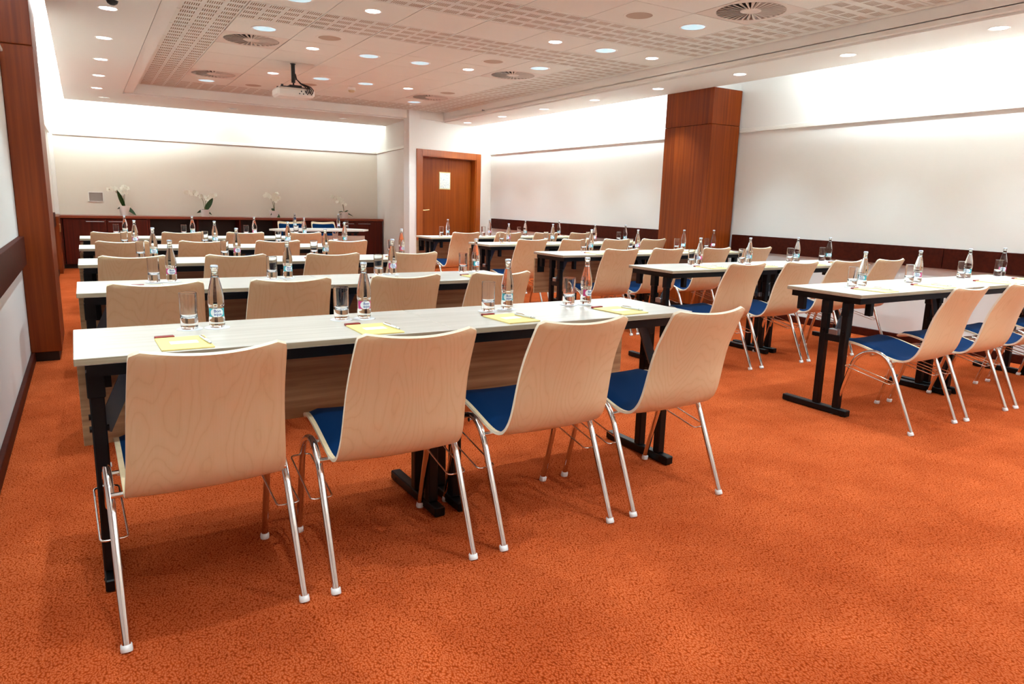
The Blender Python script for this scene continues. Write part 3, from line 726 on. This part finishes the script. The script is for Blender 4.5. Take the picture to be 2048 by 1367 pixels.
# ------------------------------------------------------------------ tables (1.2 x 0.5, 0.74 high; local origin at floor centre)
TW = 1.2
def table_kind(panel, tw, stub):
    h = tw / 2
    t = MB(); t.box(-h + .001, h - .001, -.25, .25, .718, .74, mi=0, bev=.002)
    for i, f in enumerate(t.f):
        n = [t.v[q] for q in f]; zs = [q[2] for q in n]
        if max(zs) - min(zs) > .01: t.m[i] = 1
    K = [('tabletop', t.mesh('tabletop', [M_TOP, M_TOPEDGE]), [], None)]
    a = MB(); a.box(-h + .03, h - .03, -.232, -.212, .680, .717); a.box(-h + .03, h - .03, .212, .232, .680, .717)
    a.box(-h + .03, -h + .05, -.212, .212, .680, .717); a.box(h - .05, h - .03, -.212, .212, .680, .717)
    K.append(('apron_frame', a.mesh('apron_frame', M_BLACK), [], None))
    for s in (-1, 1):
        x = s * (h - .05)
        f = MB(); f.box(x - .022, x + .022, -.225, .225, .004, .042, bev=.004)
        for y in (-.19, .19): f.tube([(x, y, 0), (x, y, .006)], .014, 8)
        f.tube([(x - .024, -.17, .022), (x + .024, -.17, .022)], .005, 8); f.tube([(x - .024, .17, .022), (x + .024, .17, .022)], .005, 8)
        K.append(('foot_bar', f.mesh('foot_bar', M_BLACK), [], None))
        for y in (-.145, -.01):
            u = MB(); u.box(x - .02, x + .02, y - .02, y + .02, .042, .70, bev=.004); u.box(x - .024, x + .024, y - .024, y + .024, .60, .68, bev=.003)
            K.append(('upright', u.mesh('upright', M_BLACK), [], None))
        c = MB(); c.box(x - .016, x + .016, -.13, -.02, .440, .478)
        for y in (-.145, -.01): c.tube([(x - .026, y, .50), (x + .026, y, .50)], .010, 8)
        K.append(('cross_strut', c.mesh('cross_strut', M_BLACK), [], None))
        d = MB(); d.bar((x - s * .012, -.078, .475), (x - s * .115, -.078, .70), .045, .010, up=(0, 1, 0)); d.box(x - s * .08, x - s * .15, -.10, -.055, .665, .69)
        K.append(('folding_brace', d.mesh('folding_brace', M_GUN), [('latch', bx(x - .02 - s * .0, x + .02 - s * .0, -.108, -.048, .479, .515, bev=.004).mesh('latch', M_STEEL), 'shiny steel latch')], None))
        e = MB(); e.box(x - .018, x + .018, .145, .19, .60, .682, bev=.003)
        if stub and s < 0: K.append(('stacking_stub', bx(x - s * .11 - .016, x - s * .11 + .016, -.228, -.19, .605, .69, bev=.003).mesh('stacking_stub', M_BLACK), [], None))
        K.append(('stacking_stub', e.mesh('stacking_stub', M_BLACK), [], None))
    if panel:
        pm = MB(); pm.box(-h + .002, h - .002, .222, .240, .335, .675, mi=0, bev=.0015)
        K.append(('modesty_panel', pm.mesh('modesty_panel', M_PANEL), [], None))
        for s in (-1, 1): K.append(('panel_bracket', bx(s * (h - .10), s * (h - .03), .205, .222, .54, .685).mesh('panel_bracket', M_BLACK), [], None))
    return K
TK = {}
def table(panel, cx, cy, rz, label, tw=TW, stub=False):
    if (panel, tw, stub) not in TK: TK[panel, tw, stub] = table_kind(panel, tw, stub)
    return stamp(TK[panel, tw, stub], 'folding_table', (cx, cy, 0), rz, label, 'table', 'folding tables')

# ------------------------------------------------------------------ table settings
def bottle_kind(colr, rot):
    prof_ = [(0, .003), (.018, .0), (.0235, .003), (.0262, .010), (.0266, .030), (.0262, .036), (.0247, .040), (.0247, .070), (.0262, .078), (.0274, .084), (.0276, .088),
             (.0268, .092), (.0272, .097), (.0268, .11), (.0245, .128), (.0205, .147), (.0165, .163), (.0135, .175), (.0118, .186), (.0108, .196), (.0108, .205), (.0128, .207), (.0128, .211), (.0112, .213), (.0112, .217), (0, .217)]
    g = MB(); g.lathe(prof_, 24, 0)
    g.lathe([(0, .2145), (.0085, .2145), (.0085, .186), (.0105, .177), (0, .177)], 16, 0, flip=False)
    cap = MB().lathe([(.0112, .2125), (.0130, .2122), (.0131, .2138), (.0124, .2175), (.0105, .2195), (0, .2198)], 18).mesh('bottle_cap', M_SKYCAP)
    lb = MB().lathe([(.0251, .0400), (.0251, .0700)], 18, a0=-1.35 + rot, a1=1.35 + rot, uvz=(.0400, .0700)).mesh('bottle_label', M_LABEL[colr])
    return [('glass_body', g.mesh('glass_body', M_WATER), [], None), ('bottle_cap', cap, [], None), ('bottle_label', lb, [('lettering', text_mesh(rot), 'blue printed lettering')], colr + ' and white paper label')]
_txt = {}
def text_mesh(rot):
    if 'base' not in _txt:
        base_ = []
        for body, zz in (('Bon·', .0562), ('aqua', .0452)):
            cu = bpy.data.curves.new('lettering', 'FONT'); cu.body = body; cu.size = .0145; cu.align_x = 'CENTER'; cu.resolution_u = 2; cu.offset = .00022
            o = bpy.data.objects.new('lettering', cu); COL.objects.link(o); bpy.context.view_layer.update()
            me = bpy.data.meshes.new_from_object(o.evaluated_get(bpy.context.evaluated_depsgraph_get()))
            base_.append(([(v.co.x, v.co.y + zz) for v in me.vertices], [tuple(p.vertices) for p in me.polygons]))
            bpy.data.objects.remove(o); bpy.data.curves.remove(cu); bpy.data.meshes.remove(me)
        _txt['base'] = base_
    b = MB(); r = .02545
    for vs_, fs in _txt['base']:
        b.add([(r * math.cos(rot + x / r + .12), r * math.sin(rot + x / r + .12), z) for x, z in vs_], fs, 0)
    return b.mesh('lettering', M_INK)
gb = MB(); gb.lathe([(0, .001), (.024, 0), (.0275, .003), (.0285, .010), (.0290, .125), (.0285, .1262), (.0278, .125), (.0268, .052), (.0258, .045), (.020, .038), (0, .036)], 24)
glass_k = [('tumbler', gb.mesh('tumbler', M_GLASS), [], None)]
coaster_me = MB().lathe([(.0, .0), (.042, .0), (.0425, .0006), (.042, .0012), (0, .0012)], 24).mesh('paper_coaster', M_PAPER)
pad_k = [('cover', bx(-.074, .074, -.1, .1, .0, .005, bev=.001).mesh('cover', M_YELLOW), [], None), ('cover_label', bx(-.040, .040, -.022, .024, .0048, .0054).mesh('cover_label', M_PAPER), [], 'white rectangle on the cover')]
pn = MB(); pn.tube([(0, -.062, .0), (0, -.055, .0)], [.001, .003], 8); pn.tube([(0, -.055, 0), (0, .062, 0)], .0042, 8)
clip = MB(); clip.tube([(.0, .055, .0045), (.0, .02, .0055), (0, .004, .004)], .0012, 6)
tip = MB(); tip.tube([(0, -.063, 0), (0, -.04, 0)], [.0012, .0046], 8)
pen_k = [('barrel', pn.mesh('barrel', mat('white_pen_plastic', 'eceef4', .35)), [], None), ('clip', clip.mesh('clip', M_GOLD), [], None), ('tip', tip.mesh('tip', M_STEEL), [], None)]
choc_me = bx(-.029, .029, -.010, .010, 0, .009, bev=.002).mesh('chocolate_stick', M_RED)
BK = {}
def bottle(x, y, z, colr, rot, label, grp):
    key = (colr, round(rot, 1))
    if key not in BK: BK[key] = bottle_kind(colr, rot)
    stamp(BK[key], 'water_bottle', (x, y, z), 0, label, 'bottle', grp)

ROWS = ['nearest', 'second', 'third', 'fourth', 'farthest']
def where(side, r, c):
    seat = ({0: 'wall seat', 1: 'second seat from wall', 2: 'second seat from aisle', 3: 'aisle seat'} if side == 'left' else
            {0: 'aisle seat', 1: 'second seat from aisle', 2: 'second seat from wall', 3: 'wall seat'})[c]
    return '%s, %s %s-block row' % (seat, ROWS[r], side)
LY = [2.28, 3.77, 5.26, 6.76, 8.25]; RY = [2.39, 3.86, 5.35, 6.86, 8.35]       # front edges of the tables
LCH = [[.237, .82, 1.414, 2.005], [.243, .813, 1.395, 1.95], [.24, .83, 1.46, 2.065], [.245, .827, 1.43, 2.046], [.22, .827, 1.44, 2.05]]
RCH = [[4.05, 4.64, 5.24, 5.88], [4.03, 4.63, 5.20, 5.78], [4.12, 4.68, 5.31, 5.92], [4.12, 4.70, 5.29, 5.86], [4.09, 4.71, 5.29, 5.87]]
LBO = [[(.373, .355), (.911, .353), (1.568, .366), (2.002, .37)]] + [[(.373, .37), (.98, .37), (1.63, .40), (2.23, .42)], [(.404, .38), (.966, .38), (1.638, .38), (2.30, .41)], [(.37, .38), (1.033, .38), (1.704, .38), (2.28, .40)], [(.36, .38), (1.02, .38), (1.68, .38), (2.26, .4)]]
LGL = [[(.284, .36), (.822, .36), (1.461, .345), (1.914, .385)]]
RBO = [[(4.205, .29), (4.838, .30), (5.60, .36), (6.15, .38)], [(4.36, .38), (4.961, .38), (5.60, .38), (6.08, .39)], [(4.379, .40), (4.99, .40), (5.66, .41), (6.12, .41)], [(4.30, .4), (4.93, .4), (5.58, .4), (6.08, .4)], [(4.22, .4), (4.87, .4), (5.46, .4), (6.05, .4)]]
RGL = [[(4.091, .285), (4.735, .297), (5.515, .36), (6.07, .37)]]
pink = {('left', 0): (1, 3), ('left', 1): (0, 2), ('left', 2): (1, 3), ('left', 3): (0,), ('left', 4): (2,), ('right', 0): (1, 3), ('right', 1): (0,), ('right', 2): (1, 3), ('right', 3): (0, 2), ('right', 4): (1,)}
ZT = .74
for side, YR, CH, BO, GL, x0, tw in (('left', LY, LCH, LBO, LGL, -.062, 1.2), ('right', RY, RCH, RBO, RGL, 3.755, 1.22)):
    for r in range(5):
        y0 = YR[r]
        xs = x0 + {('right', 1): -.05, ('right', 3): .06, ('right', 4): .04}.get((side, r), 0)
        tilt = .010 if (side, r) == ('left', 0) else 0
        for k in (0, 1):
            nm = ('wall-side' if (k == 0) == (side == 'left') else 'aisle-side')
            panel = side == 'left' or r >= 2
            table(panel, xs + tw * (k + .5), y0 + .25 + tilt * (k * 1.2 - .6), tilt,
                  'pale folding table, %s half of the %s row in the %s block' % (nm, ROWS[r], side), tw, side == 'right' and k == 0)
        for c in range(4):
            cx = CH[r][c]; wh = where(side, r, c); jx = random.uniform(-.02, .02)
            ang = {('left', 0, 0): .035, ('right', 0, 0): .03, ('left', 0, 2): .0, ('left', 0, 3): .0}.get((side, r, c), random.uniform(-.02, .02))
            chy = {('left', 0): 2.20, ('right', 0): 2.285, ('right', 1): 3.775}.get((side, r), y0 - .085)
            stamp(chair_k, 'conference_chair', (cx, chy, 0), ang, 'beech shell chair with blue seat, ' + wh, 'chair', 'beech shell chairs at the tables')
            bxx, by = BO[r][c]; by += y0
            gx, gy = (GL[0][c] if r == 0 else (bxx - (.085 if side == 'left' else .10) - .005 * c, BO[r][c][1] - .01)); gy += y0
            if r == 0 and side == 'left': by += .0
            colr = 'pink' if c in pink[side, r] else 'cyan'
            az = math.atan2(-by, -bxx)                      # direction from the bottle to the camera
            rot = az + {0: .05, 1: .30, 2: .25, 3: .75}[c] + (0 if side == 'left' else -.5)
            zc = ZT + .0002
            ob_c = ob('paper_coaster', coaster_me, None, (bxx, by, zc)); tag(ob_c, 'white paper coaster under bottle, ' + wh, 'coaster', 'paper coasters')
            ob_c = ob('paper_coaster', coaster_me, None, (gx, gy, zc + (.0014 if math.hypot(gx - bxx, gy - by) < .087 else 0))); tag(ob_c, 'white paper coaster under tumbler, ' + wh, 'coaster', 'paper coasters')
            bottle(bxx, by, ZT + .0016, colr, rot, 'capped water bottle, %s label, %s' % (colr, wh), 'water bottles on the tables')
            stamp(glass_k, 'drinking_glass', (gx, gy, ZT + (.0031 if math.hypot(gx - bxx, gy - by) < .087 else .0016)), 0, 'empty clear tumbler beside bottle, ' + wh, 'glass', 'tumblers on the tables')
            if side == 'left' and r == 0: px_, py_, pr = [(.237, 2.378, .02), (.865, 2.388, .0), (1.448, 2.408, .06), (2.02, 2.415, .07)][c]
            else: px_, py_, pr = gx - (.02 if side == 'right' and r == 0 else .04), y0 + .11, random.uniform(-.05, .05)
            stamp(pad_k, 'notepad', (px_, py_, ZT + .0003), pr, 'yellow notepad with white label, ' + wh, 'notepad', 'yellow notepads')
            stamp(pen_k, 'ballpoint_pen', (px_ + .062, py_ - .005, ZT + .0105), .10 + pr, 'white pen lying on notepad, ' + wh, 'pen', 'ballpoint pens')
            ch_ = ob('chocolate_stick', choc_me, None, (px_ - .046, py_ + .111, ZT + .0002), pr + .05); tag(ch_, 'dark red wrapped stick behind notepad, ' + wh, 'sweet', 'red wrapped sticks')

# ------------------------------------------------------------------ presenter table
pt = ob('presenter_table', None, None, (3.10, 10.7, 0)); tag(pt, 'pale trapezoid presenter table with front panel before the back cabinet', 'table')
ox, oy = 3.10, 10.7
b = MB(); poly = [(2.42 - ox, 10.42 - oy), (3.60 - ox, 10.40 - oy), (3.76 - ox, 10.62 - oy), (3.50 - ox, 11.0 - oy), (2.62 - ox, 11.0 - oy), (2.28 - ox, 10.66 - oy)]
n6 = len(poly); b.add([(x, y, .715) for x, y in poly] + [(x, y, .74) for x, y in poly], [tuple(reversed(range(n6))), tuple(range(n6, 2 * n6))] + [(i, (i + 1) % n6, n6 + (i + 1) % n6, n6 + i) for i in range(n6)], 0)
ob('tabletop', b.mesh('tabletop', M_TOP), pt)
ob('front_panel', bx(2.50 - ox, 3.68 - ox, 10.56 - oy, 10.58 - oy, .10, .645, bev=.003).mesh('front_panel', M_TOP), pt)
for x in (2.56, 3.56):
    ob('leg', bx(x - .02 - ox, x + .02 - ox, 10.62 - oy, 10.66 - oy, .0, .70).mesh('leg', M_BLACK), pt)
    ob('leg', bx(x - .02 - ox, x + .02 - ox, 10.9 - oy, 10.94 - oy, .0, .70).mesh('leg', M_BLACK), pt)
ob('apron_frame', bx(2.54 - ox, 3.60 - ox, 10.60 - oy, 10.92 - oy, .68, .714).mesh('apron_frame', M_BLACK), pt)
for i, (x, s_) in enumerate(((2.74, 'left'), (3.27, 'right'))):
    stamp(chair_k, 'conference_chair', (x, 11.03, 0), PI + (.02 if i else -.02), 'chair facing the rows behind the presenter table, %s one' % s_, 'chair', 'presenter chairs')
    bxx = (2.68, 3.34)[i]; by = 10.78; az = math.atan2(-by, -bxx)
    ob_c = ob('paper_coaster', coaster_me, None, (bxx, by, ZT + .0002)); tag(ob_c, 'white paper coaster under the %s bottle on the presenter table' % s_, 'coaster', 'paper coasters')
    bottle(bxx, by, ZT + .0016, ('cyan', 'pink')[i], az, 'capped water bottle, %s on the presenter table' % s_, 'water bottles on the presenter table')
    ob_c = ob('paper_coaster', coaster_me, None, (bxx + .12, by - .02, ZT + .0002)); tag(ob_c, 'white paper coaster under the %s tumbler on the presenter table' % s_, 'coaster', 'paper coasters')
    stamp(glass_k, 'drinking_glass', (bxx + .12, by - .02, ZT + .0016), 0, 'clear tumbler, %s on the presenter table' % s_, 'glass', 'tumblers on the presenter table')
